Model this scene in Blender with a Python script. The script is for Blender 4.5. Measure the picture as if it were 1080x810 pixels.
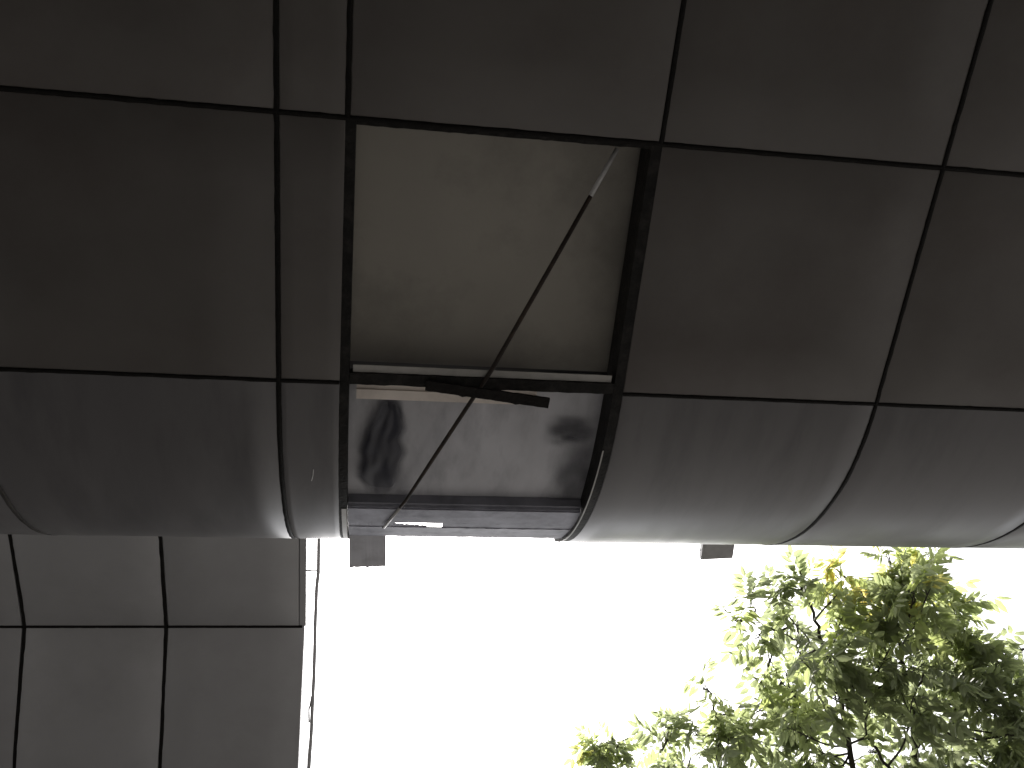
import bpy, math, random
from mathutils import Vector, Matrix, noise

for o in list(bpy.data.objects):
    bpy.data.objects.remove(o)
scene = bpy.context.scene
COL = scene.collection
R = math.radians

# ------------------------------------------------------------------ camera
EYE = Vector((0, 0, 1.6))
RIGHT = Vector((0.98791986, -0.09669536, -0.12109649))
UP = Vector((-0.04079189, -0.91614851, 0.39875798))
FWD = Vector((0.14950042, 0.38900117, 0.9090257))
FPX = 926.8                                    # focal length in pixels of a 1080 px wide picture
cam_data = bpy.data.cameras.new('camera')
cam = bpy.data.objects.new('camera', cam_data)
COL.objects.link(cam)
cam_data.sensor_width = 36
cam_data.lens = FPX / 1080 * 36
cam_data.clip_start = 0.05
cam_data.clip_end = 2000
m = Matrix((RIGHT, UP, -FWD)).transposed().to_4x4()
m.translation = EYE
cam.matrix_world = m
scene.camera = cam

# ------------------------------------------------------------------ sky, sun, exposure
SUN_EL, SUN_AZ = R(64), R(6)                   # azimuth from +Y towards +X
w = bpy.data.worlds.new('World')
scene.world = w
w.use_nodes = True
nt = w.node_tree
bg = nt.nodes['Background']
sky = nt.nodes.new('ShaderNodeTexSky')
sky.sky_type = 'NISHITA'
sky.sun_disc = False
sky.sun_elevation = SUN_EL
sky.sun_rotation = SUN_AZ
sky.air_density = 1.0
sky.dust_density = 6.0
sky.ozone_density = 1.0
hs = nt.nodes.new('ShaderNodeHueSaturation')   # thin high cloud takes the blue out of the sky
hs.inputs['Saturation'].default_value = 0.22
nt.links.new(sky.outputs[0], hs.inputs['Color'])
nt.links.new(hs.outputs[0], bg.inputs['Color'])
bg.inputs['Strength'].default_value = 0.15
sd = bpy.data.lights.new('sun', 'SUN')
sd.energy = 4.0
sd.angle = R(2.5)
sd.color = (1.0, 0.95, 0.88)
sun = bpy.data.objects.new('sun', sd)
COL.objects.link(sun)
to_sun = Vector((math.sin(SUN_AZ) * math.cos(SUN_EL), math.cos(SUN_AZ) * math.cos(SUN_EL), math.sin(SUN_EL)))
sun.rotation_euler = (-to_sun).to_track_quat('-Z', 'Y').to_euler()
sun.location = (0, 0, 30)
scene.view_settings.view_transform = 'Standard'
scene.view_settings.look = 'None'
scene.view_settings.gamma = 1
scene.view_settings.exposure = 1.2
scene.view_settings.use_curve_mapping = False
scene.render.engine = 'CYCLES'
scene.cycles.max_bounces = 10
scene.cycles.diffuse_bounces = 6
scene.cycles.transmission_bounces = 6

# ------------------------------------------------------------------ helpers
def ray(px, py):
    return (FWD * FPX + RIGHT * (px - 540) - UP * (py - 405)).normalized()

def at_z(px, py, z):
    d = ray(px, py)
    return EYE + d * ((z - EYE.z) / d.z)

def at_depth(px, py, dep):
    d = ray(px, py)
    return EYE + d * (dep / d.dot(FWD))

def mesh(name, verts, faces, smooth=False):
    me = bpy.data.meshes.new(name)
    me.from_pydata([tuple(v) for v in verts], [], faces)
    me.update()
    if smooth:
        me.polygons.foreach_set('use_smooth', [True] * len(me.polygons))
    return me

def obj(name, me, mat=None, parent=None, loc=None, rot=None):
    o = bpy.data.objects.new(name, me)
    COL.objects.link(o)
    if mat is not None and me is not None and not me.materials:
        me.materials.append(mat)
    if loc is not None:
        o.location = loc
    if rot is not None:
        o.rotation_euler = rot
    if parent is not None:
        o.parent = parent
    return o

def tag(o, label=None, cat=None, group=None, kind=None):
    for k, v in (('label', label), ('category', cat), ('group', group), ('kind', kind)):
        if v:
            o[k] = v
    return o

def thing(name, label, cat, loc=(0, 0, 0), group=None):
    o = bpy.data.objects.new(name, None)
    COL.objects.link(o)
    o.location = loc
    o.empty_display_size = 0.1
    return tag(o, label, cat, group)

class MB:
    def __init__(s):
        s.v, s.f = [], []
    def add(s, vs, fs):
        n = len(s.v)
        s.v += [Vector(v) for v in vs]
        s.f += [tuple(i + n for i in f) for f in fs]
    def box(s, x0, x1, y0, y1, z0, z1):
        vs = [(x, y, z) for x in (x0, x1) for y in (y0, y1) for z in (z0, z1)]
        s.add(vs, [(0, 1, 3, 2), (4, 6, 7, 5), (0, 4, 5, 1), (2, 3, 7, 6), (0, 2, 6, 4), (1, 5, 7, 3)])
    def tube(s, pts, rads, n=8):
        pts = [Vector(p) for p in pts]
        if not hasattr(rads, '__len__'):
            rads = [rads] * len(pts)
        base = len(s.v)
        ref = Vector((0.3, 0.2, 1)).normalized()
        for i, p in enumerate(pts):
            t = (pts[min(i + 1, len(pts) - 1)] - pts[max(i - 1, 0)]).normalized()
            a = t.cross(ref)
            if a.length < 0.05:
                a = t.cross(Vector((1, 0, 0)))
            a.normalize()
            b = t.cross(a)
            for k in range(n):
                q = 2 * math.pi * k / n
                s.v.append(p + (a * math.cos(q) + b * math.sin(q)) * rads[i])
        for i in range(len(pts) - 1):
            for k in range(n):
                k2 = (k + 1) % n
                s.f.append((base + i * n + k, base + i * n + k2, base + (i + 1) * n + k2, base + (i + 1) * n + k))
        s.f.append(tuple(base + k for k in range(n))[::-1])
        s.f.append(tuple(base + (len(pts) - 1) * n + k for k in range(n)))
    def sweep(s, rings):
        """closed rings of equal length, capped"""
        base = len(s.v)
        n = len(rings[0])
        for r_ in rings:
            s.v += [Vector(p) for p in r_]
        for i in range(len(rings) - 1):
            for k in range(n):
                k2 = (k + 1) % n
                s.f.append((base + i * n + k, base + i * n + k2, base + (i + 1) * n + k2, base + (i + 1) * n + k))
        s.f.append(tuple(base + k for k in range(n))[::-1])
        s.f.append(tuple(base + (len(rings) - 1) * n + k for k in range(n)))
    def build(s, name, mat, parent=None, smooth=False, loc=None):
        return obj(name, mesh(name, s.v, s.f, smooth), mat, parent, loc)

def nz(x, y=0.0, z=0.0):
    return noise.noise(Vector((x, y, z)))

# ------------------------------------------------------------------ materials
def mat_basic(name, col, rough=0.5, metallic=0.0, var=0.0, scale=3.0, bump=0.0, bscale=40, spec=0.5, stretch=(1, 1, 1), dirt=None, dirt_amt=0.4, dirt_scale=1.5, objvar=0.0, rvar=0.0):
    mt = bpy.data.materials.new(name)
    mt.use_nodes = True
    t = mt.node_tree
    N, L = t.nodes, t.links
    bs = N['Principled BSDF']
    bs.inputs['Roughness'].default_value = rough
    bs.inputs['Metallic'].default_value = metallic
    bs.inputs['Specular IOR Level'].default_value = spec
    geo = N.new('ShaderNodeNewGeometry')
    mp = N.new('ShaderNodeMapping')
    mp.inputs['Scale'].default_value = stretch
    L.new(geo.outputs['Position'], mp.inputs['Vector'])
    rgb = N.new('ShaderNodeRGB')
    rgb.outputs[0].default_value = (*col, 1)
    cur = rgb.outputs[0]
    if var or objvar:
        n1 = N.new('ShaderNodeTexNoise')
        n1.inputs['Scale'].default_value = scale
        n1.inputs['Detail'].default_value = 6
        n1.inputs['Roughness'].default_value = 0.6
        L.new(mp.outputs[0], n1.inputs['Vector'])
        mr = N.new('ShaderNodeMapRange')
        mr.inputs['From Min'].default_value = 0.25
        mr.inputs['From Max'].default_value = 0.75
        mr.inputs['To Min'].default_value = 1 - var
        mr.inputs['To Max'].default_value = 1 + var
        L.new(n1.outputs['Fac'], mr.inputs['Value'])
        v = mr.outputs[0]
        if objvar:
            oi = N.new('ShaderNodeObjectInfo')
            m2 = N.new('ShaderNodeMapRange')
            m2.inputs['To Min'].default_value = 1 - objvar
            m2.inputs['To Max'].default_value = 1 + objvar
            L.new(oi.outputs['Random'], m2.inputs['Value'])
            mu = N.new('ShaderNodeMath')
            mu.operation = 'MULTIPLY'
            L.new(v, mu.inputs[0])
            L.new(m2.outputs[0], mu.inputs[1])
            v = mu.outputs[0]
        vm = N.new('ShaderNodeVectorMath')
        vm.operation = 'SCALE'
        L.new(cur, vm.inputs[0])
        L.new(v, vm.inputs['Scale'])
        cur = vm.outputs[0]
    if dirt:
        n2 = N.new('ShaderNodeTexNoise')
        n2.inputs['Scale'].default_value = dirt_scale
        n2.inputs['Detail'].default_value = 9
        n2.inputs['Roughness'].default_value = 0.65
        L.new(mp.outputs[0], n2.inputs['Vector'])
        cr = N.new('ShaderNodeMapRange')
        cr.inputs['From Min'].default_value = 0.48
        cr.inputs['From Max'].default_value = 0.72
        cr.inputs['To Max'].default_value = dirt_amt
        L.new(n2.outputs['Fac'], cr.inputs['Value'])
        mx = N.new('ShaderNodeMix')
        mx.data_type = 'RGBA'
        L.new(cr.outputs[0], mx.inputs['Factor'])
        L.new(cur, mx.inputs['A'])
        mx.inputs['B'].default_value = (*dirt, 1)
        cur = mx.outputs['Result']
    if rvar:
        n4 = N.new('ShaderNodeTexNoise')
        n4.inputs['Scale'].default_value = 4
        n4.inputs['Detail'].default_value = 5
        L.new(mp.outputs[0], n4.inputs['Vector'])
        m4 = N.new('ShaderNodeMapRange')
        m4.inputs['From Min'].default_value = 0.3
        m4.inputs['From Max'].default_value = 0.7
        m4.inputs['To Min'].default_value = rough - rvar
        m4.inputs['To Max'].default_value = rough + rvar
        L.new(n4.outputs['Fac'], m4.inputs['Value'])
        L.new(m4.outputs[0], bs.inputs['Roughness'])
    L.new(cur, bs.inputs['Base Color'])
    if bump:
        n3 = N.new('ShaderNodeTexNoise')
        n3.inputs['Scale'].default_value = bscale
        n3.inputs['Detail'].default_value = 4
        L.new(mp.outputs[0], n3.inputs['Vector'])
        bp = N.new('ShaderNodeBump')
        bp.inputs['Strength'].default_value = bump
        bp.inputs['Distance'].default_value = 0.01
        L.new(n3.outputs['Fac'], bp.inputs['Height'])
        L.new(bp.outputs[0], bs.inputs['Normal'])
    return mt

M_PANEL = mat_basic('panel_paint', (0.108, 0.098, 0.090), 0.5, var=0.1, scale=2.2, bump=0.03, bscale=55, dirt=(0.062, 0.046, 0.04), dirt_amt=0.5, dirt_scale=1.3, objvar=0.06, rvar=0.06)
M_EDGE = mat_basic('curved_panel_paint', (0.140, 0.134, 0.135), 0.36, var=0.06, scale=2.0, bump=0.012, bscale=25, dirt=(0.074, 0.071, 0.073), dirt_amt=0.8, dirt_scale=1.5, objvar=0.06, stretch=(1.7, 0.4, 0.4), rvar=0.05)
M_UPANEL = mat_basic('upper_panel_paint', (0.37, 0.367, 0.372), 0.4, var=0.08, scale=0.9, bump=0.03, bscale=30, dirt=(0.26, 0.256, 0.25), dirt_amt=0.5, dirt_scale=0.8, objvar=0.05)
M_SEAL = mat_basic('black_sealant', (0.01, 0.009, 0.008), 0.7, spec=0.12, bump=0.6, bscale=120, var=0.3, scale=30)
M_SEALG = mat_basic('glare_dirt_sealant', (0.055, 0.05, 0.046), 0.7, spec=0.12, bump=0.6, bscale=120, var=0.5, scale=14)  # glare and dirt over one joint, put into the sealant's colour
M_RAIL = mat_basic('dark_rail', (0.011, 0.010, 0.009), 0.65, var=0.4, scale=18, bump=0.5, bscale=70, dirt=(0.05, 0.045, 0.04), dirt_amt=0.6, dirt_scale=16, spec=0.2)
M_BOARD = mat_basic('backing_board', (0.37, 0.345, 0.30), 0.7, var=0.06, scale=2.5, dirt=(0.17, 0.16, 0.14), dirt_amt=0.55, dirt_scale=2.0, bump=0.05, bscale=60)
M_PALE = mat_basic('pale_angle', (0.40, 0.385, 0.36), 0.45, var=0.15, scale=8, dirt=(0.25, 0.23, 0.2), dirt_amt=0.5, dirt_scale=9)
M_BATTEN = mat_basic('pale_batten', (0.78, 0.70, 0.63), 0.6, var=0.1, scale=6, dirt=(0.3, 0.26, 0.22), dirt_amt=0.4, dirt_scale=5)
M_LINER = mat_basic('liner_sheet', (0.52, 0.515, 0.54), 0.38, metallic=0.0, var=0.15, scale=3, dirt=(0.12, 0.12, 0.14), dirt_amt=0.6, dirt_scale=2.2, stretch=(1.6, 0.6, 0.6), rvar=0.1)
M_STEEL = mat_basic('galvanised_steel', (0.40, 0.40, 0.43), 0.36, metallic=0.6, var=0.2, scale=9, dirt=(0.12, 0.11, 0.12), dirt_amt=0.6, dirt_scale=7)
M_BAR = mat_basic('front_bar_paint', (0.36, 0.36, 0.41), 0.6, var=0.25, scale=9, dirt=(0.1, 0.1, 0.12), dirt_amt=0.6, dirt_scale=7, spec=0.25)
M_BARD = mat_basic('dark_bar_paint', (0.22, 0.22, 0.25), 0.6, var=0.25, scale=9, spec=0.25)
M_FLAP = mat_basic('grey_flap', (0.68, 0.68, 0.72), 0.5, var=0.1, scale=9, dirt=(0.2, 0.2, 0.2), dirt_amt=0.3, dirt_scale=12)
M_FILM = mat_basic('dark_film', (0.022, 0.022, 0.032), 0.4, var=0.4, scale=9)
M_ROD = mat_basic('rod_steel', (0.03, 0.022, 0.018), 0.6, var=0.4, scale=20, dirt=(0.07, 0.045, 0.03), dirt_amt=0.5, dirt_scale=20, spec=0.2)
M_PALE_STEEL = mat_basic('pale_steel', (0.42, 0.41, 0.4), 0.35, var=0.2, scale=30)  # metal of the scratch; on the rod ends it stands for caught light
M_STRIP = mat_basic('old_rubber', (0.012, 0.010, 0.009), 0.75, spec=0.2, bump=0.8, bscale=60, var=0.4, scale=25)
M_BODY = mat_basic('dark_plenum', (0.12, 0.115, 0.11), 0.8, var=0.2, scale=2)
M_WALL = mat_basic('rear_wall', (0.1, 0.095, 0.09), 0.6, var=0.1, scale=1.5, bump=0.1)
M_GROUND = mat_basic('asphalt', (0.05, 0.048, 0.046), 0.8, var=0.15, scale=0.7, bump=0.2, bscale=8, dirt=(0.035, 0.034, 0.032), dirt_amt=0.5, dirt_scale=0.6)
M_LAMP = mat_basic('lamp_housing', (0.42, 0.415, 0.41), 0.5, var=0.15, scale=12)
M_GLASS = mat_basic('lamp_glass', (0.45, 0.45, 0.44), 0.15)
M_CABLE = mat_basic('cable', (0.5, 0.5, 0.5), 0.5, var=0.2, scale=8)
M_BARK = mat_basic('bark', (0.045, 0.038, 0.03), 0.9, var=0.35, scale=14, bump=0.7, bscale=30)

M_FILM2 = mat_basic('sheer_film', (0.03, 0.03, 0.042), 0.4, var=0.4, scale=9)
_t = M_FILM2.node_tree
_a = _t.nodes.new('ShaderNodeAttribute')
_a.attribute_name = 'cover'
_m = _t.nodes.new('ShaderNodeMapRange')
_m.inputs['From Max'].default_value = 0.9
_m.inputs['To Max'].default_value = 0.92
_m.interpolation_type = 'SMOOTHSTEP'
_t.links.new(_a.outputs['Fac'], _m.inputs['Value'])
_t.links.new(_m.outputs[0], _t.nodes['Principled BSDF'].inputs['Alpha'])

def leaf_mat(name, attr=False):
    mt = bpy.data.materials.new(name)
    mt.use_nodes = True
    t = mt.node_tree
    N, L = t.nodes, t.links
    for n in list(N):
        N.remove(n)
    out = N.new('ShaderNodeOutputMaterial')
    ramp = N.new('ShaderNodeValToRGB')
    e = ramp.color_ramp.elements
    e[0].position, e[0].color = 0.0, (0.13, 0.145, 0.10, 1)
    e[1].position, e[1].color = 1.0, (0.42, 0.25, 0.035, 1)
    for pos, c in ((0.35, (0.15, 0.17, 0.10, 1)), (0.62, (0.20, 0.23, 0.11, 1)), (0.85, (0.27, 0.31, 0.11, 1)), (0.93, (0.42, 0.34, 0.12, 1))):
        k = ramp.color_ramp.elements.new(pos)
        k.color = c
    if attr:
        a = N.new('ShaderNodeAttribute')
        a.attribute_name = 'tint'
        src = a.outputs['Fac']
    else:
        oi = N.new('ShaderNodeObjectInfo')
        sp = N.new('ShaderNodeSeparateColor')
        L.new(oi.outputs['Color'], sp.inputs[0])
        src = sp.outputs[0]
    L.new(src, ramp.inputs[0])
    pb = N.new('ShaderNodeBsdfPrincipled')
    pb.inputs['Roughness'].default_value = 0.42
    L.new(ramp.outputs[0], pb.inputs['Base Color'])
    tr = N.new('ShaderNodeBsdfTranslucent')
    vm = N.new('ShaderNodeVectorMath')
    vm.operation = 'MULTIPLY'
    vm.inputs[1].default_value = (2.0, 2.0, 1.85)
    L.new(ramp.outputs[0], vm.inputs[0])
    L.new(vm.outputs[0], tr.inputs['Color'])
    mx = N.new('ShaderNodeMixShader')
    mx.inputs[0].default_value = 0.62
    L.new(pb.outputs[0], mx.inputs[1])
    L.new(tr.outputs[0], mx.inputs[2])
    L.new(mx.outputs[0], out.inputs[0])
    return mt
M_LEAF = leaf_mat('leaf_single')
M_LEAF_MASS = leaf_mat('leaf_mass', True)

# ------------------------------------------------------------------ ground
g = 300.0
tag(obj('ground', mesh('ground', [(-g, -g, 0), (g, -g, 0), (g, g, 0), (-g, g, 0)], [(0, 1, 2, 3)]), M_GROUND), kind='structure')

# ------------------------------------------------------------------ main canopy
Z0 = 5.0                    # soffit height
RAD = 1.42                  # radius of the rounded edge
W = 1.197
XB = -0.1537
XA = XB - 0.2542
XC, XD = XB + W, XB + 2 * W
XE = XD + 1.17
Y1, Y2 = 0.4183, 1.4819
DY = Y2 - Y1
GAP = 0.016
cols = [XA - 4 * W, XA - 3 * W, XA - 2 * W, XA - W, XA, XB, XC, XD, XE, XE + W, XE + 2 * W, XE + 3 * W]
rows = [Y1 - 4 * DY, Y1 - 3 * DY, Y1 - 2 * DY, Y1 - DY, Y1, Y2]
YC, ZC = Y2, Z0 + RAD       # centre line of the rounded edge

canopy = thing('building_canopy', 'dark grey panelled canopy soffit with rounded edge and one bay of panels missing', 'canopy', (0, rows[0], 0))
OFF = Vector((0, -rows[0], 0))            # children live in canopy space
def cpart(mb, name, mat, smooth=False):
    return mb.build(name, mat, canopy, smooth, OFF)

def arc(t, inset=0.0):
    r_ = RAD - inset
    return YC + r_ * math.sin(t), ZC - r_ * math.cos(t)

def arc_hit(px, py, inset):
    """angle and x where the sight line first meets the rounded surface at that inset"""
    best = None
    d = ray(px, py)
    for i in range(0, 1000):
        t = i / 1000 * R(62)
        y, z = arc(t, inset)
        k = (z - EYE.z) / d.z
        e = abs((EYE + d * k).y - y)
        if best is None or e < best[0]:
            best = (e, t, (EYE + d * k).x)
    return best[1], best[2]

def flat_panel_mesh(wd, dp, seed, flange=0.035):
    rnd = random.Random(seed)
    hx, hy = wd / 2, dp / 2
    xs = [-hx, -hx + 0.004, -hx * 0.5, 0, hx * 0.5, hx - 0.004, hx]
    ys = [-hy, -hy + 0.004, -hy * 0.5, 0, hy * 0.5, hy - 0.004, hy]
    a = rnd.uniform(-0.0012, 0.0012)
    vs, fs = [], []
    n = len(xs)
    for j, y in enumerate(ys):
        for i, x in enumerate(xs):
            e = i in (0, n - 1) or j in (0, n - 1)
            z = 0.003 if e else a * (1 - (x / hx) ** 2) * (1 - (y / hy) ** 2) + rnd.uniform(-0.0004, 0.0004) * (2 <= i <= n - 3 and 2 <= j <= n - 3)
            vs.append((x, y, z))
    for j in range(n - 1):
        for i in range(n - 1):
            fs.append((j * n + i, (j + 1) * n + i, (j + 1) * n + i + 1, j * n + i + 1))
    ring = [i for i in range(n)] + [j * n + n - 1 for j in range(1, n)] + [(n - 1) * n + i for i in range(n - 2, -1, -1)] + [j * n for j in range(n - 2, 0, -1)]
    b = len(vs)
    for k in ring:
        vs.append((vs[k][0], vs[k][1], flange))
    for k in range(len(ring)):
        k2 = (k + 1) % len(ring)
        fs.append((ring[k], ring[k2], b + k2, b + k))
    return mesh('panel', vs, fs, True)

rnd = random.Random(4)
pcache = {}
def panel_variant(wd, dp, mat):
    key = (round(wd, 3), round(dp, 3), mat.name, rnd.randrange(3))
    if key not in pcache:
        me = flat_panel_mesh(wd, dp, hash(key[:2]) % 1000 + key[3])
        me.materials.append(mat)
        pcache[key] = me
    return pcache[key]

HOLE_COL = 5
for i in range(len(cols) - 1):
    for j in range(len(rows) - 1):
        if i == HOLE_COL and j == 4:
            continue
        x0, x1 = cols[i] + GAP / 2, cols[i + 1] - GAP / 2
        y0, y1 = rows[j] + GAP / 2, rows[j + 1] - GAP / 2
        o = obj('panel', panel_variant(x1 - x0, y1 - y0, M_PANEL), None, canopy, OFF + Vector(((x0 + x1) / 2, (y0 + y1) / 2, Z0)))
        o.rotation_euler = (R(rnd.uniform(-0.05, 0.05)), R(rnd.uniform(-0.05, 0.05)), 0)

def curved_panel_mesh(wd, seed, nseg=26):
    rd = random.Random(seed)
    hx = wd / 2
    t0, t1 = (GAP / 2) / RAD, R(90)
    vs, fs = [], []
    inner = [-hx + 2 * hx * q / 9 for q in range(1, 9)]
    secs = [(-hx, 0.035), (-hx, 0.003), (-hx + 0.004, 0.0)] + [(x, 0.0) for x in inner] + [(hx - 0.004, 0.0), (hx, 0.003), (hx, 0.035)]
    n = len(secs)
    ph = rd.uniform(0, 6)
    for k in range(nseg + 1):
        t = t0 + (t1 - t0) * k / nseg
        for q, (x, ins) in enumerate(secs):
            e_ = 1 - abs(x / hx) ** 4 if 3 <= q < n - 3 else 0.0
            extra = e_ * (0.0026 * nz(x * 2.3 + ph * 7, t * 0.9) + 0.0012 * nz(x * 6 + ph * 7, t * 2.5))
            y, z = arc(t, ins + extra)
            vs.append((x, y - YC, z - Z0))
    for k in range(nseg):
        for q in range(n - 1):
            a = k * n + q
            fs.append((a, a + n, a + n + 1, a + 1))
    return mesh('edge_panel', vs, fs, True)
ccache = {}
for i in range(len(cols) - 1):
    if i == HOLE_COL:
        continue
    wd = cols[i + 1] - cols[i] - GAP
    key = (round(wd, 3), i % 3)
    if key not in ccache:
        ccache[key] = curved_panel_mesh(wd, i + 20)
        ccache[key].materials.append(M_EDGE)
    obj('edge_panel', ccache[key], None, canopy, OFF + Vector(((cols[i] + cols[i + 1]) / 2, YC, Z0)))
# upright fascia panels above the rounded edge, and the closed body behind
ZT = 7.0
for i in range(len(cols) - 1):
    mb = MB()
    mb.box(cols[i] + GAP / 2, cols[i + 1] - GAP / 2, YC + RAD - 0.035, YC + RAD, ZC + 0.012, ZT - 0.002)
    cpart(mb, 'fascia_panel', M_EDGE)
mb = MB()
xl, xr = cols[0], cols[-1]
mb.box(xl - 0.05, xr + 0.05, rows[0] - 0.3, YC + RAD + 0.03, ZT, ZT + 0.08)
cpart(mb, 'roof_slab', M_BODY)
for a, b in ((xl - 0.05, xl - 0.004), (xr + 0.004, xr + 0.05)):
    mb = MB()
    prof = [(rows[0], Z0 + 0.002), (Y2, Z0 + 0.002)] + [arc(R(t), 0.002) for t in range(6, 91, 6)] + [(YC + RAD - 0.002, ZT - 0.004), (rows[0], ZT - 0.004)]
    mb.sweep([[(a, y, z) for y, z in prof], [(b, y, z) for y, z in prof]])
    cpart(mb, 'end_cap', M_EDGE)
mb = MB()
mb.box(xl - 3, xr + 3, rows[0] - 0.3, rows[0] - 0.004, 0.0, 10.4)
cpart(mb, 'rear_wall', M_WALL)

# sealant in the joints: uneven beads of black silicone
def bead(path, wid, across, seed, drop):
    """path: list of (point, outward normal); across: unit vector over the joint"""
    mb = MB()
    n = len(path)
    for k, (p, nn) in enumerate(path):
        p = Vector(p); nn = Vector(nn)
        s_ = k * 0.9 + seed * 17.3
        a = wid * (0.5 + 0.16 * nz(s_ * 0.7) + 0.14 * nz(s_ * 2.1, 5))
        b = wid * (0.5 + 0.16 * nz(s_ * 0.7, 9) + 0.14 * nz(s_ * 2.1, 13))
        c = wid * 0.12 * nz(s_ * 0.15, 3)
        mb.v += [p + across * (c - a) + nn * (drop * 0.5), p + across * c + nn * (drop + 0.0008), p + across * (c + b) + nn * (drop * 0.5), p + across * c - nn * 0.012]
        if k:
            o_ = (k - 1) * 4
            for q in range(4):
                q2 = (q + 1) % 4
                mb.f.append((o_ + q, o_ + q2, o_ + 4 + q2, o_ + 4 + q))
    return mb
DN = Vector((0, 0, -1))
XV = Vector((1, 0, 0))
YV = Vector((0, 1, 0))
STEP = 0.035
def col_path(x, y0, y1, curve):
    p = []
    n = max(2, int((y1 - y0) / STEP))
    for k in range(n + 1):
        p.append(((x, y0 + (y1 - y0) * k / n, Z0), DN))
    if curve:
        for k in range(1, 61):
            t = R(88) * k / 60
            y, z = arc(t)
            p.append(((x, y, z), Vector((0, math.sin(t), -math.cos(t)))))
    return p
for i, x in enumerate(cols[1:-1]):
    if x in (XB, XC):
        mb = bead(col_path(x, rows[0], Y1, False), GAP * 1.25, XV, i, 0.0014)
    else:
        mb = bead(col_path(x, rows[0], Y2, True), GAP * 1.25, XV, i, 0.0014)
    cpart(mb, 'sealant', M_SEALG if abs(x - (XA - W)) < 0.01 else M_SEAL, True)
for j, y in enumerate(rows[1:]):
    spans = [(xl, xr)] if y != Y2 else [(xl, XB - 0.01), (XC + 0.01, xr)]
    for a, b in spans:
        n = int((b - a) / STEP)
        mb = bead([((a + (b - a) * k / n, y, Z0), DN) for k in range(n + 1)], GAP * (1.2 if y != Y2 else 1.05), YV, j + 40, 0.0009)
        cpart(mb, 'sealant', M_SEAL, True)

# ---- the open bay: board above, rails round it, bars across
DEEP = 0.20
mb = MB()
mb.box(XB - 0.9, XC + 0.9, Y1 - 0.7, Y2 - 0.02, Z0 + DEEP, Z0 + DEEP + 0.02)
cpart(mb, 'backing_board', M_BOARD)

def rough_bar_y(x0, x1, y0, y1, z0, z1, seed, amp=0.003, n=46):
    """bar along X with uneven long edges"""
    mb = MB()
    rings = []
    for k in range(n + 1):
        x = x0 + (x1 - x0) * k / n
        e = [amp * (nz(k * 0.45 + seed, q * 3.1) + 0.8 * nz(k * 1.7 + seed, q * 5.7)) for q in range(4)]
        rings.append([(x, y0 + e[0], z0 + e[2] * 0.4), (x, y1 + e[1], z0 + e[3] * 0.4), (x, y1, z1), (x, y0, z1)])
    mb.sweep(rings)
    return mb
def side_rail(x0, x1, zlo, zhi, seed, tmax, amp=0.002):
    rings = []
    path = []
    n = 30
    for k in range(n + 1):
        path.append((Y1 + (Y2 - Y1) * k / n, None))
    for k in range(1, 31):
        path.append((None, tmax * k / 30))
    for k, (y, t) in enumerate(path):
        e = [amp * (nz(k * 0.5 + seed, q * 3.3) + 0.7 * nz(k * 1.6 + seed, q * 7.7)) for q in range(2)]
        if t is None:
            lo, hi = (y, Z0 + zlo), (y, Z0 + zhi)
        else:
            lo, hi = arc(t, zlo), arc(t, zhi)
        rings.append([(x0 + e[0], *lo), (x1 + e[1], *lo), (x1, *hi), (x0, *hi)])
    mb = MB()
    mb.sweep(rings)
    return mb
cpart(side_rail(XB - 0.009, XB + 0.030, 0.003, 0.075, 3, R(60)), 'side_rail', M_RAIL)
cpart(side_rail(XC - 0.036, XC + 0.009, 0.003, 0.15, 8, R(60)), 'side_rail', M_RAIL)
cpart(rough_bar_y(XB + 0.032, XC - 0.038, Y1 - 0.009, Y1 + 0.022, Z0 + 0.002, Z0 + 0.13, 2.0, 0.003), 'cross_rail', M_RAIL)
cpart(rough_bar_y(XB + 0.032, XC - 0.038, Y2 - 0.046, Y2 + 0.004, Z0 + 0.002, Z0 + 0.05, 7.0, 0.004), 'cross_rail', M_RAIL)
# pale angle lying behind the cross rail
mb = rough_bar_y(XB + 0.045, XC - 0.05, Y2 - 0.080, Y2 - 0.048, Z0 + 0.012, Z0 + 0.016, 4.0, 0.0015)
cpart(mb, 'steel_angle', M_PALE)
# stepped pale batten in front of the cross rail
mb = MB()
xb0, xb1 = XB + 0.06, XB + 0.84
mb.sweep([[(x, Y2 + 0.008, Z0 + 0.075), (x, Y2 + 0.055, Z0 + 0.078), (x, Y2 + 0.056, Z0 + 0.070), (x, Y2 + 0.105, Z0 + 0.080), (x, Y2 + 0.106, Z0 + 0.11), (x, Y2 + 0.008, Z0 + 0.10)] for x in (xb0, xb1)])
cpart(mb, 'batten', M_BATTEN)
# curved liner sheet
T_BAR1, _ = arc_hit(500, 531, 0.05)
T_BOT = R(57)
T_LEND = T_BAR1 + 0.06
def liner_ins(t):
    return 0.15 - 0.08 * ((t - 0.012) / (T_LEND - 0.012)) ** 2
mb = MB()
nu, nv = 24, 26
for b in range(nv + 1):
    t = 0.012 + (T_LEND - 0.012) * b / nv
    for a in range(nu + 1):
        x = XB - 0.04 + (XC - XB + 0.08) * a / nu
        ins = liner_ins(t) + 0.006 * nz(x * 2.2, t * 3, 4) + 0.003 * nz(x * 6, t * 7, 9)
        y, z = arc(t, ins)
        mb.v.append(Vector((x, y, z)))
for b in range(nv):
    for a in range(nu):
        k = b * (nu + 1) + a
        mb.f.append((k, k + nu + 1, k + nu + 2, k + 1))
cpart(mb, 'liner_sheet', M_LINER, True)
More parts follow.
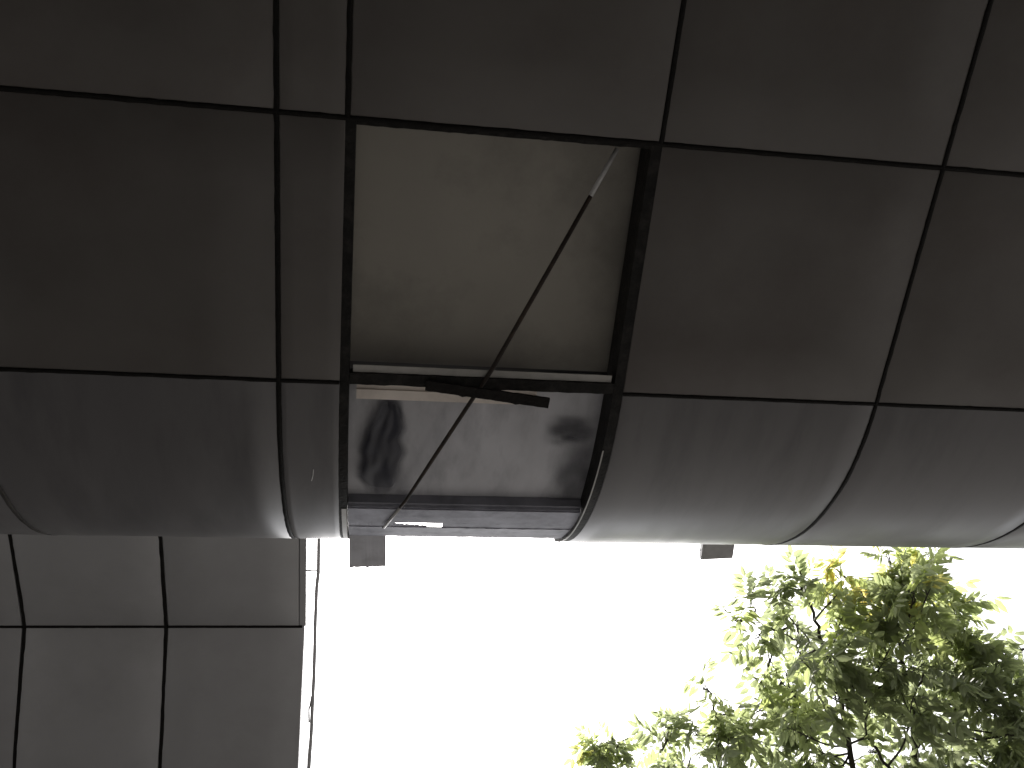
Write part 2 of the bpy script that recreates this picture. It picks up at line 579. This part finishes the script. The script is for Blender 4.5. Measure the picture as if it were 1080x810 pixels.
# front bars and closing plate with a slit in it
def arc_bar(x0, x1, t0, t1, i0, i1, name, mat, seed, amp=0.0015):
    rings = []
    n = 36
    for k in range(n + 1):
        x = x0 + (x1 - x0) * k / n
        e = amp * nz(k * 0.7 + seed)
        rings.append([(x, *arc(t0, i0 + e)), (x, *arc((t0 + t1) / 2, i0 + e)), (x, *arc(t1, i0 + e)), (x, *arc(t1, i1)), (x, *arc(t0, i1))])
    mb = MB()
    mb.sweep(rings)
    return cpart(mb, name, mat)
arc_bar(XB + 0.032, XC - 0.038, T_BAR1 - 0.006, T_BAR1 + 0.008, 0.040, 0.085, 'front_bar', M_BARD, 3)
arc_bar(XB + 0.032, XC - 0.038, T_BAR1 + 0.009, T_BAR1 + 0.020, 0.028, 0.085, 'front_bar', M_BAR, 5)
T_S0, XS0 = arc_hit(430, 551.5, 0.02)
T_S1, XS1 = arc_hit(466, 556.0, 0.02)
tp0 = T_BAR1 + 0.014
arc_bar(XB + 0.032, XC - 0.038, tp0, T_S0, 0.020, 0.026, 'closing_plate', M_BAR, 9)
arc_bar(XB + 0.032, XS0 - 0.06, T_S0 + 0.0005, T_S1, 0.020, 0.026, 'closing_plate', M_BAR, 11)
arc_bar(XS1, XC - 0.038, T_S0 + 0.0005, T_S1, 0.020, 0.026, 'closing_plate', M_BAR, 13)
# torn lip reaching into the left end of the slit
mb = MB()
rg = []
for k in range(22):
    x = XS0 - 0.061 + 0.16 * k / 21
    tt = T_S1 - (T_S1 - T_S0) * max(0.0, 0.72 - 0.5 * (k / 21) + 0.35 * nz(k * 0.9, 3))
    rg.append([(x, *arc(tt, 0.021)), (x, *arc(T_S1 + 0.002, 0.021)), (x, *arc(T_S1 + 0.002, 0.025)), (x, *arc(tt, 0.025))])
mb.sweep(rg)
cpart(mb, 'torn_lip', M_BAR)
arc_bar(XB + 0.032, XC - 0.04, T_S1 + 0.0005, T_BOT + 0.06, 0.016, 0.022, 'bottom_bar', M_BAR, 17, 0.003)
# shiny clip at the foot of the side rail, pale rim on the neighbouring panel edge
mb = MB()
mb.sweep([[(x, *arc(t, i_)) for x, i_ in ((XB + 0.004, 0.0), (XB + 0.026, 0.0), (XB + 0.030, 0.010), (XB + 0.026, 0.002), (XB + 0.004, 0.002))] for t in [R(a) for a in range(31, 58, 3)]])
cpart(mb, 'edge_clip', M_PALE)
mb = MB()
mb.sweep([[(x, *arc(t, i_)) for x, i_ in ((XC - 0.036, -0.002), (XC - 0.030, -0.002), (XC - 0.030, 0.002), (XC - 0.036, 0.002))] for t in [R(a) for a in range(12, 58, 3)]])
cpart(mb, 'edge_rim', M_PALE)

# short pale scratch on the narrow rounded panel
ta, xa = arc_hit(330.5, 495, 0.0)
tb_, xb2 = arc_hit(328.5, 507, 0.0)
mb = MB()
mb.tube([(xa, *arc(ta, -0.0005)), ((xa + xb2) / 2 + 0.002, *arc((ta + tb_) / 2, -0.0008)), (xb2, *arc(tb_, -0.0005))], 0.0022, 5)
cpart(mb, 'scratch', M_PALE_STEEL)

# ------------------------------------------------------------------ loose things in the open bay
P0 = at_z(651, 157, Z0 + 0.055)
P1 = at_z(518, 391, Z0 - 0.008)
tq, xq = arc_hit(405, 556, 0.006)
P2 = Vector((xq, *arc(tq, 0.006)))
tm, xm = arc_hit(458, 482, 0.03)
PM = Vector((xm, *arc(tm, 0.03)))
tb, xb_ = arc_hit(428, 528, 0.012)
PB = Vector((xb_, *arc(tb, 0.012)))
mb = MB()
mb.tube([P0, P0.lerp(P1, 0.5) + Vector((0.002, 0, 0.002)), P1, PM, PB, P2], [0.0085, 0.0095, 0.0095, 0.009, 0.0078, 0.0065], 8)
rod = tag(mb.build('steel_rod', M_ROD, None, True), 'thin bent steel rod slanting across the open bay', 'rod')
mb = MB()
mb.tube([P0 + (P0 - P1) * 0.002, P0.lerp(P1, 0.2)], [0.0094, 0.0098], 8)
mb.build('lit_end', M_PALE_STEEL, rod, True)  # gleam on the rod's upper end, put in as a pale sleeve
mb = MB()
mb.tube([PB.lerp(P2, 0.25), P2 + (P2 - PB) * 0.02], [0.0082, 0.0072], 8)
mb.build('lit_end', M_PALE_STEEL, rod, True)  # sky light on the lower end, painted as a pale sleeve

A = at_z(449, 406, Z0 - 0.014)
B = at_z(579, 425, Z0 - 0.055)
dirv = (B - A).normalized()
sidev = dirv.cross(Vector((0, 0, 1))).normalized()
upv = sidev.cross(dirv)
mb = MB()
rings = []
for k in range(31):
    c = A.lerp(B, k / 30)
    w1 = 0.0225 + 0.003 * nz(k * 0.6, 1) + (0.005 if k in (9, 22) else 0)
    w2 = 0.0225 + 0.003 * nz(k * 0.6, 7) + (0.005 if k in (17,) else 0)
    h = 0.008
    rings.append([c - sidev * w1 - upv * h, c + sidev * w2 - upv * h, c + sidev * w2 * 0.95 + upv * h, c - sidev * w1 * 0.95 + upv * h])
mb.sweep(rings)
tag(mb.build('rubber_strip', M_STRIP), 'short black strip dangling askew below the cross rail of the open bay', 'strip')

# crumpled dark film caught against the liner at the left of the bay
mb = MB()
nu, nv = 22, 30
pts = []
for b in range(nv + 1):
    fy = b / nv
    py = 414 + 111 * fy
    xl_ = 396 - 22 * min(1, max(0, (fy - 0.15) / 0.4)) + 6 * nz(fy * 7, 2) + 12 * max(0, fy - 0.8) / 0.2
    xr_ = 424 + 7 * math.sin(fy * 3.4) + 6 * nz(fy * 8, 8) - 8 * max(0, fy - 0.85) / 0.15
    for a in range(nu + 1):
        fx = a / nu
        ins = 0.105 - 0.045 * fy * fy + 0.016 * nz(fx * 2.4, fy * 3.0, 1.7) + 0.005 * nz(fx * 7, fy * 6, 5) - 0.012 * math.sin(fx * math.pi) * fy
        t, x = arc_hit(xl_ + (xr_ - xl_) * fx, py, ins) if (a % 11 == 0) else (None, None)
        pts.append((t, x, ins))
for b in range(nv + 1):
    row = pts[b * (nu + 1):(b + 1) * (nu + 1)]
    (t0, x0, _), (t1, x1, _), (t2, x2, _) = row[0], row[11], row[22]
    for a, (t, x, ins) in enumerate(row):
        fx = a / nu
        tt = t0 + (t2 - t0) * fx
        xx = x0 + (x2 - x0) * fx
        mb.v.append(Vector((xx, *arc(tt, ins))))
for b in range(nv):
    for a in range(nu):
        k = b * (nu + 1) + a
        mb.f.append((k, k + nu + 1, k + nu + 2, k + 1))
film = mb.build('sheer_dark_film', M_FILM2, None, True)
cv = film.data.attributes.new('cover', 'FLOAT', 'POINT')
cv.data.foreach_set('value', [min(1.0, 4.0 * (a / nu) * (1 - a / nu) * 1.25) * min(1.0, 6 * (b / nv) * (1 - b / nv) + 0.1) for b in range(nv + 1) for a in range(nu + 1)])
tag(film, 'crumpled dark plastic film caught inside the open bay beside the rod', 'plastic film')

# smaller scrap of dark liner reflection, put in as sheer film, at the right
mb = MB()
cover = []
def film_patch(px0, px1, py0, py1, edge, peak, skew=0.0, nu=12, nv=14):
    t0, xa_ = arc_hit(px0, py0, 0.10)
    t1, xb_0 = arc_hit(px1, py1, 0.10)
    k0 = len(mb.v)
    for b in range(nv + 1):
        for a in range(nu + 1):
            fx, fy = a / nu, b / nv
            t = t0 + (t1 - t0) * fy
            x = xa_ + (xb_0 - xa_) * fx + skew * fy + 0.006 * nz(fy * 5, px0)
            ins = liner_ins(t) - 0.012 + 0.005 * nz(fx * 3, fy * 4, px1)
            mb.v.append(Vector((x, *arc(t, ins))))
            e = min(1, edge * fx * (1 - fx)) * min(1, edge * fy * (1 - fy))
            cover.append(peak * e * (0.8 + 0.5 * nz(fx * 4, fy * 5, 2)))
    for b in range(nv):
        for a in range(nu):
            k = k0 + b * (nu + 1) + a
            mb.f.append((k, k + nu + 1, k + nu + 2, k + 1))
film_patch(574, 630, 440, 478, 4.0, 0.85)
film_patch(590, 618, 464, 532, 4.0, 0.7, -0.01)
patch = mb.build('sheer_dark_film', M_FILM2, None, True)
cv = patch.data.attributes.new('cover', 'FLOAT', 'POINT')
cv.data.foreach_set('value', cover)
tag(patch, 'small scrap of painted dark reflection with a tail near the bay edge', 'plastic film')

# grey flap sticking out past the front bar
zf = arc(T_BOT, 0.016)[1] + 0.004
mb = MB()
n = 14
rg = []
for k in range(n + 1):
    px = 368 + 39 * k / n
    q0 = at_z(px, 558, zf)
    q1 = at_z(px, 598.6 - 1.2 * k / n + 1.0 * nz(k * 0.8, 4), zf)
    s_ = 0.002 * nz(k * 0.5, 8)
    rg.append([q0, q1 + Vector((0, 0, s_)), q1 + Vector((0, 0, s_ + 0.002)), q0 + Vector((0, 0, 0.002))])
mb.sweep(rg)
tag(mb.build('metal_flap', M_FLAP), 'square grey sheet flap sticking out past the front of the open bay', 'metal flap')

# ------------------------------------------------------------------ floodlights on arms from the fascia
def floodlight(px, py, zz, label, yaw, seed):
    c = at_z(px, py, zz)
    root = thing('floodlight', label, 'floodlight', (c.x, c.y, c.z))
    root.rotation_euler = (0, 0, yaw)
    mb = MB()
    hw, hd = 0.118, 0.075
    mb.sweep([[(x * s1, y * s1, z) for x, y in ((-hw, -hd), (hw, -hd), (hw, hd), (-hw, hd))] for z, s1 in ((0.0, 0.97), (0.004, 1.0), (0.05, 1.0), (0.085, 0.72))])
    mb.build('housing', M_LAMP, root)
    mb = MB()
    mb.box(-hw * 0.86, hw * 0.86, -hd * 0.8, hd * 0.8, -0.002, 0.0)
    mb.build('lens', M_LAMP, root)
    mb = MB()
    back = YC + RAD - c.y
    mb.tube([(0, -hd * 0.3, 0.08), (0, -0.1, 0.16), (0, back + 0.03, 0.17), (0, back, 0.17)], 0.014, 8)
    mb.build('arm', M_LAMP, root, True)
    mb = MB()
    mb.box(-0.05, 0.05, back + 0.001, back + 0.012, 0.12, 0.22)
    mb.build('wall_plate', M_LAMP, root)
    mb = MB()
    mb.tube([(-hw + 0.01, 0.01, 0.03), (-hw - 0.03, 0.0, 0.012), (-hw - 0.09, -0.05, 0.02), (-hw - 0.13, -0.14, 0.07), (-hw - 0.12, back + 0.02, 0.14), (-hw - 0.1, back, 0.16)], 0.0032, 6)
    mb.build('cable', M_CABLE, root, True)
    return root
floodlight(757.5, 580.5, 6.62, 'small grey floodlight peeping past the canopy edge, in open sky beside the treetop', R(-4), 1)

# ------------------------------------------------------------------ higher canopy at the left
ZU, YF, XU = 8.247, 5.340, -0.583
SL = R(27.0)
UW = 1.2
UG = 0.022
upper = thing('upper_canopy', 'higher grey panelled overhang folding downwards beyond the rounded edge', 'canopy', (XU, YF, 0))
UO = -Vector(upper.location)
def upart(mb, name, mat, smooth=False):
    return mb.build(name, mat, upper, smooth, UO)
ux = [XU - k * UW for k in range(7)]
def slope(s):
    return YF + s * math.cos(SL), ZU - s * math.sin(SL)
STRIP = 0.052
ucache = {}
def upanel(x0, x1, d, key):
    k = (round(x1 - x0, 3), round(d, 3), key)
    if k not in ucache:
        ucache[k] = flat_panel_mesh(x1 - x0, d, key + 70, 0.05)
        ucache[k].materials.append(M_UPANEL)
    return ucache[k]
for i in range(6):
    x1, x0 = ux[i] - (UG / 2 if i else 0), ux[i + 1] + UG / 2
    for j in range(8):                                   # level part, running back to the building
        ya, yb = YF - 1.2 * (j + 1) + UG / 2, YF - 1.2 * j - UG / 2
        xx1 = x1 - (STRIP if i == 0 else 0)
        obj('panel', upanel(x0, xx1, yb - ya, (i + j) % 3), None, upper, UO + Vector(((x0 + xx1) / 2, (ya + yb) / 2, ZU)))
    for j in range(2):                                   # part folding down
        s0, s1 = 1.5 * j + UG / 2, 1.5 * (j + 1) - UG / 2
        o = obj('panel', upanel(x0, x1, s1 - s0, (i + j) % 3), None, upper)
        y, z = slope((s0 + s1) / 2)
        o.location = UO + Vector(((x0 + x1) / 2, y, z))
        o.rotation_euler = (-SL, 0, 0)
mb = MB()
mb.box(XU - STRIP + 0.008, XU + 0.012, YF - 9.6, YF - 0.005, ZU + 0.004, ZU + 0.05)
upart(mb, 'edge_strip', M_UPANEL)
# closed body above the panels
mb = MB()
ys, zs = slope(3.0)
UPN = Vector((0, math.sin(SL), math.cos(SL)))
prof = [(YF - 9.6, ZU + 0.051), (YF - 0.02, ZU + 0.051), (ys - 0.02 + UPN.y * 0.052, zs + UPN.z * 0.052), (ys, zs + 1.9), (YF - 9.6, zs + 2.6)]
mb.sweep([[(ux[6], y, z) for y, z in prof], [(XU - 0.003, y, z) for y, z in prof]])
upart(mb, 'roof_body', M_UPANEL)
mb = MB()
mb.box(ux[6], XU - 0.003, ys - 0.35, ys - 0.02, 0.0, zs + 0.03)
upart(mb, 'sky_block_wall', M_WALL)  # unseen wall, added to keep low sky out of the left curved panels
# joints
def ubead(path, wid, across, seed):
    return bead(path, wid, across, seed, 0.002)
for i in range(1, 6):
    p = [((ux[i], YF - 9.6 + 9.6 * k / 160, ZU), DN) for k in range(161)]
    nn = -UPN
    p += [((ux[i], *slope(3.0 * k / 50)), nn) for k in range(1, 51)]
    # joints drift a little, as the fitters left them
    q = []
    for k, (pt, no) in enumerate(p):
        q.append(((pt[0] + 0.022 * nz(k * 0.045, i * 4.3), pt[1], pt[2]), no))
    upart(ubead(q, UG * 1.3, XV, i), 'sealant', M_SEAL, True)
for s0 in (0, 1.5):
    y, z = slope(s0)
    nn = Vector((0, math.sin(SL / 2), math.cos(SL / 2))) * -1 if s0 == 0 else -UPN
    upart(ubead([((ux[6] + (XU - 0.02 - ux[6]) * k / 150, y, z), nn) for k in range(151)], UG * 1.2, Vector((0, math.cos(SL / 2), -math.sin(SL / 2))), 12 + s0), 'sealant', M_SEAL, True)

# conductor cable running along its edge
def on_slope(px, py, lift=0.0):
    d = ray(px, py)
    n_ = UPN
    p0 = Vector((0, YF, ZU - lift))
    return EYE + d * ((p0 - EYE).dot(n_) / d.dot(n_))
cab = thing('conductor_cable', 'thin cable on stand-off clips along the side of the higher overhang', 'cable', at_z(336, 560, ZU))
CO = -Vector(cab.location)
cp = [at_z(336, 500, ZU), at_z(336.4, 560, ZU), at_z(335.8, 603, ZU), at_z(334, 620, ZU), at_z(332.6, 655, ZU)] + [on_slope(x, y) for x, y in ((331.8, 690), (331, 715), (329.5, 745), (328.5, 770), (326.5, 800), (324, 840), (321, 880))]
mb = MB()
mb.tube(cp, 0.018, 8)
mb.build('wire', M_CABLE, cab, True, CO)
for p in (at_z(335.8, 603, ZU), on_slope(331.5, 697)):
    mb = MB()
    if p.y < YF:
        mb.box(XU + 0.0125, p.x - 0.001, p.y - 0.005, p.y + 0.005, ZU + 0.012, ZU + 0.022)
        mb.box(p.x - 0.016, p.x + 0.016, p.y - 0.012, p.y + 0.012, ZU - 0.014, ZU + 0.022)
        mb.build('clip', M_CABLE, cab, False, CO)
mb = MB()
a, b = on_slope(327.5, 735), on_slope(325.6, 762)
mb.tube([a + Vector((0.008, 0, 0)), a.lerp(b, 0.5) - Vector((0.004, 0, 0)), b + Vector((0.004, 0, 0))], 0.007, 6)
mb.tube([a + Vector((0.008, 0, 0)), on_slope(330.3, 728)], 0.006, 6)
mb.build('loose_strand', M_CABLE, cab, True, CO)

# ------------------------------------------------------------------ trees
def leaflet(mb, base, d, n, ln, wd):
    s_ = d.cross(n).normalized()
    dr = -n * 0.12 * ln
    v = [base, base + d * ln * 0.35 + n * 0.004, base + d * ln * 0.7 + dr * 0.4, base + d * ln + dr,
         base + d * ln * 0.3 + s_ * wd * 0.5 - n * wd * 0.12, base + d * ln * 0.68 + s_ * wd * 0.42 - n * wd * 0.12 + dr * 0.4,
         base + d * ln * 0.3 - s_ * wd * 0.5 - n * wd * 0.12, base + d * ln * 0.68 - s_ * wd * 0.42 - n * wd * 0.12 + dr * 0.4]
    mb.add(v, [(0, 1, 4), (1, 2, 5, 4), (2, 3, 5), (0, 6, 1), (1, 6, 7, 2), (2, 7, 3)])

def compound_leaf(seed):
    """pinnate leaf along +X, base at the origin"""
    rd = random.Random(seed)
    mb = MB()
    L_ = rd.uniform(0.24, 0.34)
    droop = rd.uniform(0.10, 0.5)
    def pt(f):
        return Vector((L_ * f, 0.03 * math.sin(seed) * f * f, -L_ * droop * f * f))
    mb.tube([pt(0), pt(0.35), pt(0.7), pt(1.0)], [0.0045, 0.0035, 0.0026, 0.0015], 3)
    npair = rd.randint(4, 6)
    for k in range(npair):
        f = 0.22 + 0.74 * k / (npair - 1)
        p = pt(f)
        tg = (pt(min(f + 0.05, 1.05)) - pt(f - 0.05)).normalized()
        for sd_ in (-1, 1):
            if rd.random() < 0.05:
                continue
            ang = rd.uniform(0.95, 1.25)
            hang = rd.uniform(-0.65, 0.05)
            d = (tg * math.cos(ang) + Vector((0, sd_, 0)) * math.sin(ang) + Vector((0, 0, hang))).normalized()
            nrm = Vector((rd.uniform(-0.25, 0.25), rd.uniform(-0.3, 0.3) - sd_ * hang * 0.3, 1)).normalized()
            nrm = (nrm - d * nrm.dot(d)).normalized()
            leaflet(mb, p + d * 0.005, d, nrm, rd.uniform(0.115, 0.155) * (0.8 + 0.35 * math.sin(f * 2.6)), rd.uniform(0.045, 0.062))
    tg = (pt(1.05) - pt(0.95)).normalized()
    nrm = Vector((0, 0, 1)) - tg * tg.z
    leaflet(mb, pt(1.0), tg, nrm.normalized(), rd.uniform(0.12, 0.15), 0.055)
    return mb

LEAF_MB = [compound_leaf(k) for k in range(8)]
LEAF_ME = []
for k, lm in enumerate(LEAF_MB):
    me = mesh('leaf', lm.v, lm.f)
    me.materials.append(M_LEAF)
    LEAF_ME.append(me)

def curve_pts(pts, n=5):
    """Catmull-Rom through the points"""
    out = []
    P = [pts[0] * 2 - pts[1]] + list(pts) + [pts[-1] * 2 - pts[-2]]
    for i in range(1, len(P) - 2):
        for k in range(n):
            t = k / n
            a, b, c, d = P[i - 1], P[i], P[i + 1], P[i + 2]
            out.append(0.5 * ((2 * b) + (c - a) * t + (2 * a - 5 * b + 4 * c - d) * t * t + (3 * b - a - 3 * c + d) * t ** 3))
    out.append(P[-2])
    return out

def make_tree(name, label, base, fork, limbs, clusters, seed, single_budget, group, trunk_r, lscale=1.0):
    """limbs: lists of 3-D points with tip radius; clusters: (centre, radius, leaves, tint lo, tint hi, single)"""
    rd = random.Random(seed)
    root = thing(name, label, 'tree', base, group)
    O = -Vector(base)
    mb = MB()
    h = fork - base
    tp = [base + Vector((0, 0, -0.1)), base + h * 0.05 , base + h * 0.35 + Vector((0.08, -0.05, 0)), base + h * 0.7 + Vector((-0.06, 0.06, 0)), fork]
    cp_ = curve_pts(tp, 5)
    mb.tube(cp_, [trunk_r * (1.35 if k == 0 else 1.12 - 0.75 * k / len(cp_)) for k in range(len(cp_))], 12)
    mb.build('trunk', M_BARK, root, True, O)
    skel = []
    for pts, r0, r1 in limbs:
        c = curve_pts(pts, 6)
        c = [p + Vector((rd.uniform(-1, 1), rd.uniform(-1, 1), rd.uniform(-1, 1))) * 0.018 * (0 < k < len(c) - 1) for k, p in enumerate(c)]
        mb = MB()
        r0, r1 = r0 * 0.55, r1 * 0.75
        mb.tube(c, [r0 + (r1 - r0) * k / (len(c) - 1) for k in range(len(c))], 8)
        mb.build('limb', M_BARK, root, True, O)
        skel += c
    tw = MB()
    mass = MB()
    tint = []
    singles = []
    for (c, rad, nleaf, lo, hi, single) in clusters:
        near = sorted(skel, key=lambda p: (p - c).length + max(0, p.z - c.z) * 1.5)[0]
        mid = near.lerp(c, 0.5) + Vector((rd.uniform(-.1, .1), rd.uniform(-.1, .1), rd.uniform(-.12, .05)))
        tip = c + (c - near).normalized() * rad * 0.35
        tw.tube(curve_pts([near, mid, c, tip], 4), [0.014 - 0.0105 * k / 12 for k in range(13)], 5)
        ends = []
        for k in range(max(2, nleaf // 5)):
            d = Vector((rd.gauss(0, 1), rd.gauss(0, 1), rd.gauss(0.25, 0.9)))
            d.normalize()
            e = c + d * rad * rd.uniform(0.2, 0.6)
            s_ = mid.lerp(tip, rd.uniform(0.2, 0.9))
            tw.tube([s_, s_.lerp(e, 0.5) + Vector((0, 0, 0.03)), e], [0.006, 0.0045, 0.003], 4)
            ends.append((s_, e))
        for k in range(max(4, int(nleaf * (0.9 if single else 0.5)))):
            s_, e = ends[k % len(ends)]
            p = s_.lerp(e, rd.uniform(0.35, 1.0))
            d = (p - c).normalized() * 0.7 + Vector((rd.gauss(0, .6), rd.gauss(0, .6), rd.gauss(-0.1, .4)))
            d.normalize()
            zax = Vector((rd.gauss(0, .45), rd.gauss(0, .45), 1))
            zax = (zax - d * zax.dot(d)).normalized()
            yax = zax.cross(d)
            mat = Matrix((d, yax, zax)).transposed().to_4x4()
            sc = rd.uniform(0.8, 1.35) * lscale
            mat = Matrix.Translation(p) @ mat @ Matrix.Scale(sc, 4)
            v = rd.randrange(8)
            ti = min(1, max(0, rd.uniform(lo + 0.12 * (lo < 0.3), hi)))
            if single and len(singles) < single_budget:
                singles.append((mat, v, ti))
            else:
                src = LEAF_MB[v]
                n0 = len(mass.v)
                mass.v += [mat @ q for q in src.v]
                mass.f += [tuple(i + n0 for i in f) for f in src.f]
                tint += [min(1, max(0, ti + rd.uniform(-0.07, 0.07)))] * len(src.v)
    tw.build('twigs', M_BARK, root, True, O)['kind'] = 'stuff'
    fo = mass.build('foliage', M_LEAF_MASS, root, False, O)
    fo['kind'] = 'stuff'
    at = fo.data.attributes.new('tint', 'FLOAT', 'POINT')
    at.data.foreach_set('value', tint)
    T = Matrix.Translation(O)
    for mat, v, ti in singles:
        o = obj('leaf', LEAF_ME[v], None, root)
        o.matrix_local = T @ mat
        o.color = (ti, ti, ti, 1)
    return root

DEP = 9.6
PXM = FPX / DEP
rt = random.Random(11)
def cl(px, py, rpx, n, lo=0.15, hi=0.75, single=False, dd=0.0, layers=1, spread=0.7):
    out = []
    for k in range(layers):
        dz = dd + (rt.uniform(-spread, spread) if layers > 1 else 0)
        jx, jy = (rt.uniform(-0.35, 0.35) * rpx, rt.uniform(-0.25, 0.35) * rpx) if layers > 1 else (0, 0)
        out.append((at_depth(px + jx, py + jy, DEP + dz), rpx / PXM, n, lo, hi, single))
    return out
C = []
# outline sprays first: their leaves are told apart one by one
C += cl(775, 655, 13, 5, .25, .75, True)
C += cl(792, 640, 12, 5, .2, .6, True)
C += cl(815, 626, 14, 7, .15, .55, True)
C += cl(800, 672, 13, 5, .2, .65, True)
C += cl(846, 620, 8, 5, .1, .5, True)
C += cl(860, 612, 14, 6, .5, .85, True)
C += cl(745, 727, 11, 5, .15, .6, True)
C += cl(757, 742, 13, 6, .2, .6, True)
C += cl(768, 752, 14, 7, .25, .7, True)
C += cl(718, 760, 12, 5, .2, .6, True)
C += cl(703, 782, 14, 7, .2, .7, True)
C += cl(735, 775, 16, 8, .2, .6, True)
C += cl(938, 588, 20, 15, .45, .88, True)
C += cl(928, 604, 17, 10, .4, .85, True)
C += cl(985, 588, 20, 15, .5, .9, True)
C += cl(995, 608, 17, 12, .4, .85, True)
C += cl(1016, 664, 15, 9, .35, .75, True)
C += cl(1030, 688, 14, 8, .25, .7, True)
C += cl(1000, 640, 15, 8, .3, .7, True)
C += cl(1076, 688, 14, 7, .2, .6, True)
C += cl(887, 604, 13, 9, .8, .97, True)
C += cl(922, 643, 12, 7, .85, 1.0, True)
C += cl(942, 640, 9, 5, .82, .98, True)
C += cl(830, 752, 13, 7, .55, .95, True)
C += cl(826, 645, 14, 5, .15, .5, True)
C += cl(815, 690, 16, 7, .25, .65, True)
C += cl(795, 715, 14, 6, .25, .65, True)
# the body of the crown
body = [(905, 622, 20, 11, .45, .85), (880, 628, 18, 9, .4, .8), (955, 622, 24, 14, .35, .8), (978, 632, 26, 17, .4, .85), (965, 655, 32, 20, .2, .7), (995, 664, 28, 17, .15, .65),
        (1015, 688, 28, 17, .2, .6), (915, 660, 26, 14, .2, .75), (880, 655, 22, 10, .2, .7), (838, 660, 18, 6, .1, .45), (850, 690, 24, 10, .15, .6), (890, 690, 30, 17, .15, .65), (930, 695, 34, 20, .1, .55),
        (970, 695, 36, 22, 0.0, .5), (1010, 710, 36, 22, .1, .6), (1045, 728, 34, 20, .1, .55), (1072, 750, 30, 17, .15, .6), (835, 715, 26, 11, .2, .65), (870, 725, 30, 15, .15, .6),
        (910, 735, 34, 18, .1, .55), (950, 745, 36, 20, .1, .6), (990, 745, 36, 19, .15, .6), (1030, 755, 36, 19, .1, .6), (1075, 775, 36, 20, .1, .6), (810, 750, 26, 12, .2, .6), (845, 760, 30, 15, .2, .65),
        (790, 775, 26, 13, .2, .6), (760, 785, 26, 14, .25, .65), (725, 795, 24, 12, .2, .65), (825, 790, 30, 16, .15, .55), (870, 790, 34, 17, .15, .55), (915, 790, 34, 15, .1, .55),
        (960, 800, 36, 16, .1, .55), (1005, 795, 38, 18, .1, .55), (1050, 805, 38, 19, .1, .55), (700, 812, 22, 11, .2, .6)]
for b in body:
    C += cl(*b, layers=2)
# below and beside the picture, so the crown is whole
for px, py, rr, n in ((760, 850, 60, 30), (850, 860, 70, 40), (950, 870, 75, 44), (1050, 870, 75, 44), (1130, 840, 70, 38), (1120, 750, 60, 34), (1160, 790, 55, 26),
                      (800, 930, 70, 34), (900, 950, 80, 40), (1010, 960, 80, 40), (1120, 930, 80, 38)):
    C += cl(px, py, rr, n, .1, .6, layers=2, spread=1.4)
D_ = lambda px, py, dd=0.0: at_depth(px, py, DEP + dd)
base = Vector((5.75, 6.5, 0))
fork = Vector((5.7, 6.5, 3.6))
limbs = [
    ([fork, D_(930, 1000), D_(908, 860), D_(893, 765), D_(872, 690), D_(855, 640), D_(843, 602)], 0.085, 0.012),
    ([fork, D_(975, 1000, .2), D_(962, 860, .1), D_(965, 785), D_(957, 730), D_(950, 690), D_(945, 640), D_(940, 595)], 0.095, 0.010),
    ([D_(965, 787), D_(985, 778, -.1), D_(1003, 763, -.1), D_(1014, 750, -.1), D_(1045, 715, -.1), D_(1060, 690, -.1)], 0.032, 0.010),
    ([D_(930, 1000), D_(942, 840, -.2), D_(930, 800, -.25), D_(912, 772, -.25), D_(903, 740, -.2)], 0.045, 0.010),
    ([fork, D_(830, 990, -.1), D_(775, 870), D_(758, 800), D_(757, 765), D_(750, 735), D_(744, 722)], 0.06, 0.008),
    ([D_(872, 690), D_(850, 680), D_(825, 668), D_(800, 657), D_(772, 652)], 0.02, 0.006),
    ([D_(960, 745), D_(980, 690, .3), D_(990, 640, .3), D_(988, 592, .2)], 0.03, 0.008),
    ([D_(893, 765), D_(850, 745, .1), D_(825, 720, .1), D_(812, 695, .1)], 0.022, 0.006),
    ([fork, D_(1060, 1000, .4), D_(1080, 880, .4), D_(1078, 800, .4), D_(1072, 740, .3), D_(1040, 705, .3), D_(1020, 672, .2)], 0.07, 0.010),
    ([D_(872, 690), D_(888, 650, .1), D_(900, 625, .1), D_(888, 604, .1)], 0.018, 0.006),
    ([D_(775, 870), D_(735, 830), D_(715, 800), D_(704, 780)], 0.03, 0.007),
]
make_tree('broadleaf_tree', 'large green tree with feathery leaves and a few yellowing sprays', base, fork, limbs, C, 5, 240, None, 0.17)

# a second, more distant treetop
DEP = 13.5
PXM = FPX / DEP
C = []
C += cl(632, 782, 9, 7, .6, .9, True)
C += cl(645, 778, 8, 6, .45, .8, True)
C += cl(652, 786, 8, 6, .4, .8, True)
C += cl(626, 793, 9, 7, .3, .7, True)
C += cl(642, 798, 14, 12, .1, .45, True)
C += cl(634, 808, 14, 12, .1, .4)
C += cl(654, 808, 14, 12, .1, .45)
for px, py, rr, n in ((640, 830, 24, 24), (660, 850, 28, 30), (620, 852, 26, 28), (645, 880, 34, 36), (610, 890, 30, 30), (685, 890, 32, 32), (640, 930, 44, 44), (600, 940, 34, 34), (690, 945, 38, 36)):
    C += cl(px, py, rr, n, .1, .55, layers=2, spread=0.8)
top = D_(640, 790)
b2 = Vector((top.x + 0.1, top.y + 0.1, 0))
f2 = Vector((b2.x, b2.y, 5.2))
limbs = [([f2, D_(646, 960), D_(642, 880), D_(640, 820), D_(640, 784)], 0.07, 0.008),
         ([f2, D_(600, 980), D_(612, 900), D_(622, 840)], 0.05, 0.008),
         ([f2, D_(690, 980), D_(685, 900), D_(668, 850)], 0.05, 0.008)]
make_tree('slender_tree', 'small slender treetop standing alone in the open sky', b2, f2, limbs, C, 9, 60, None, 0.11)
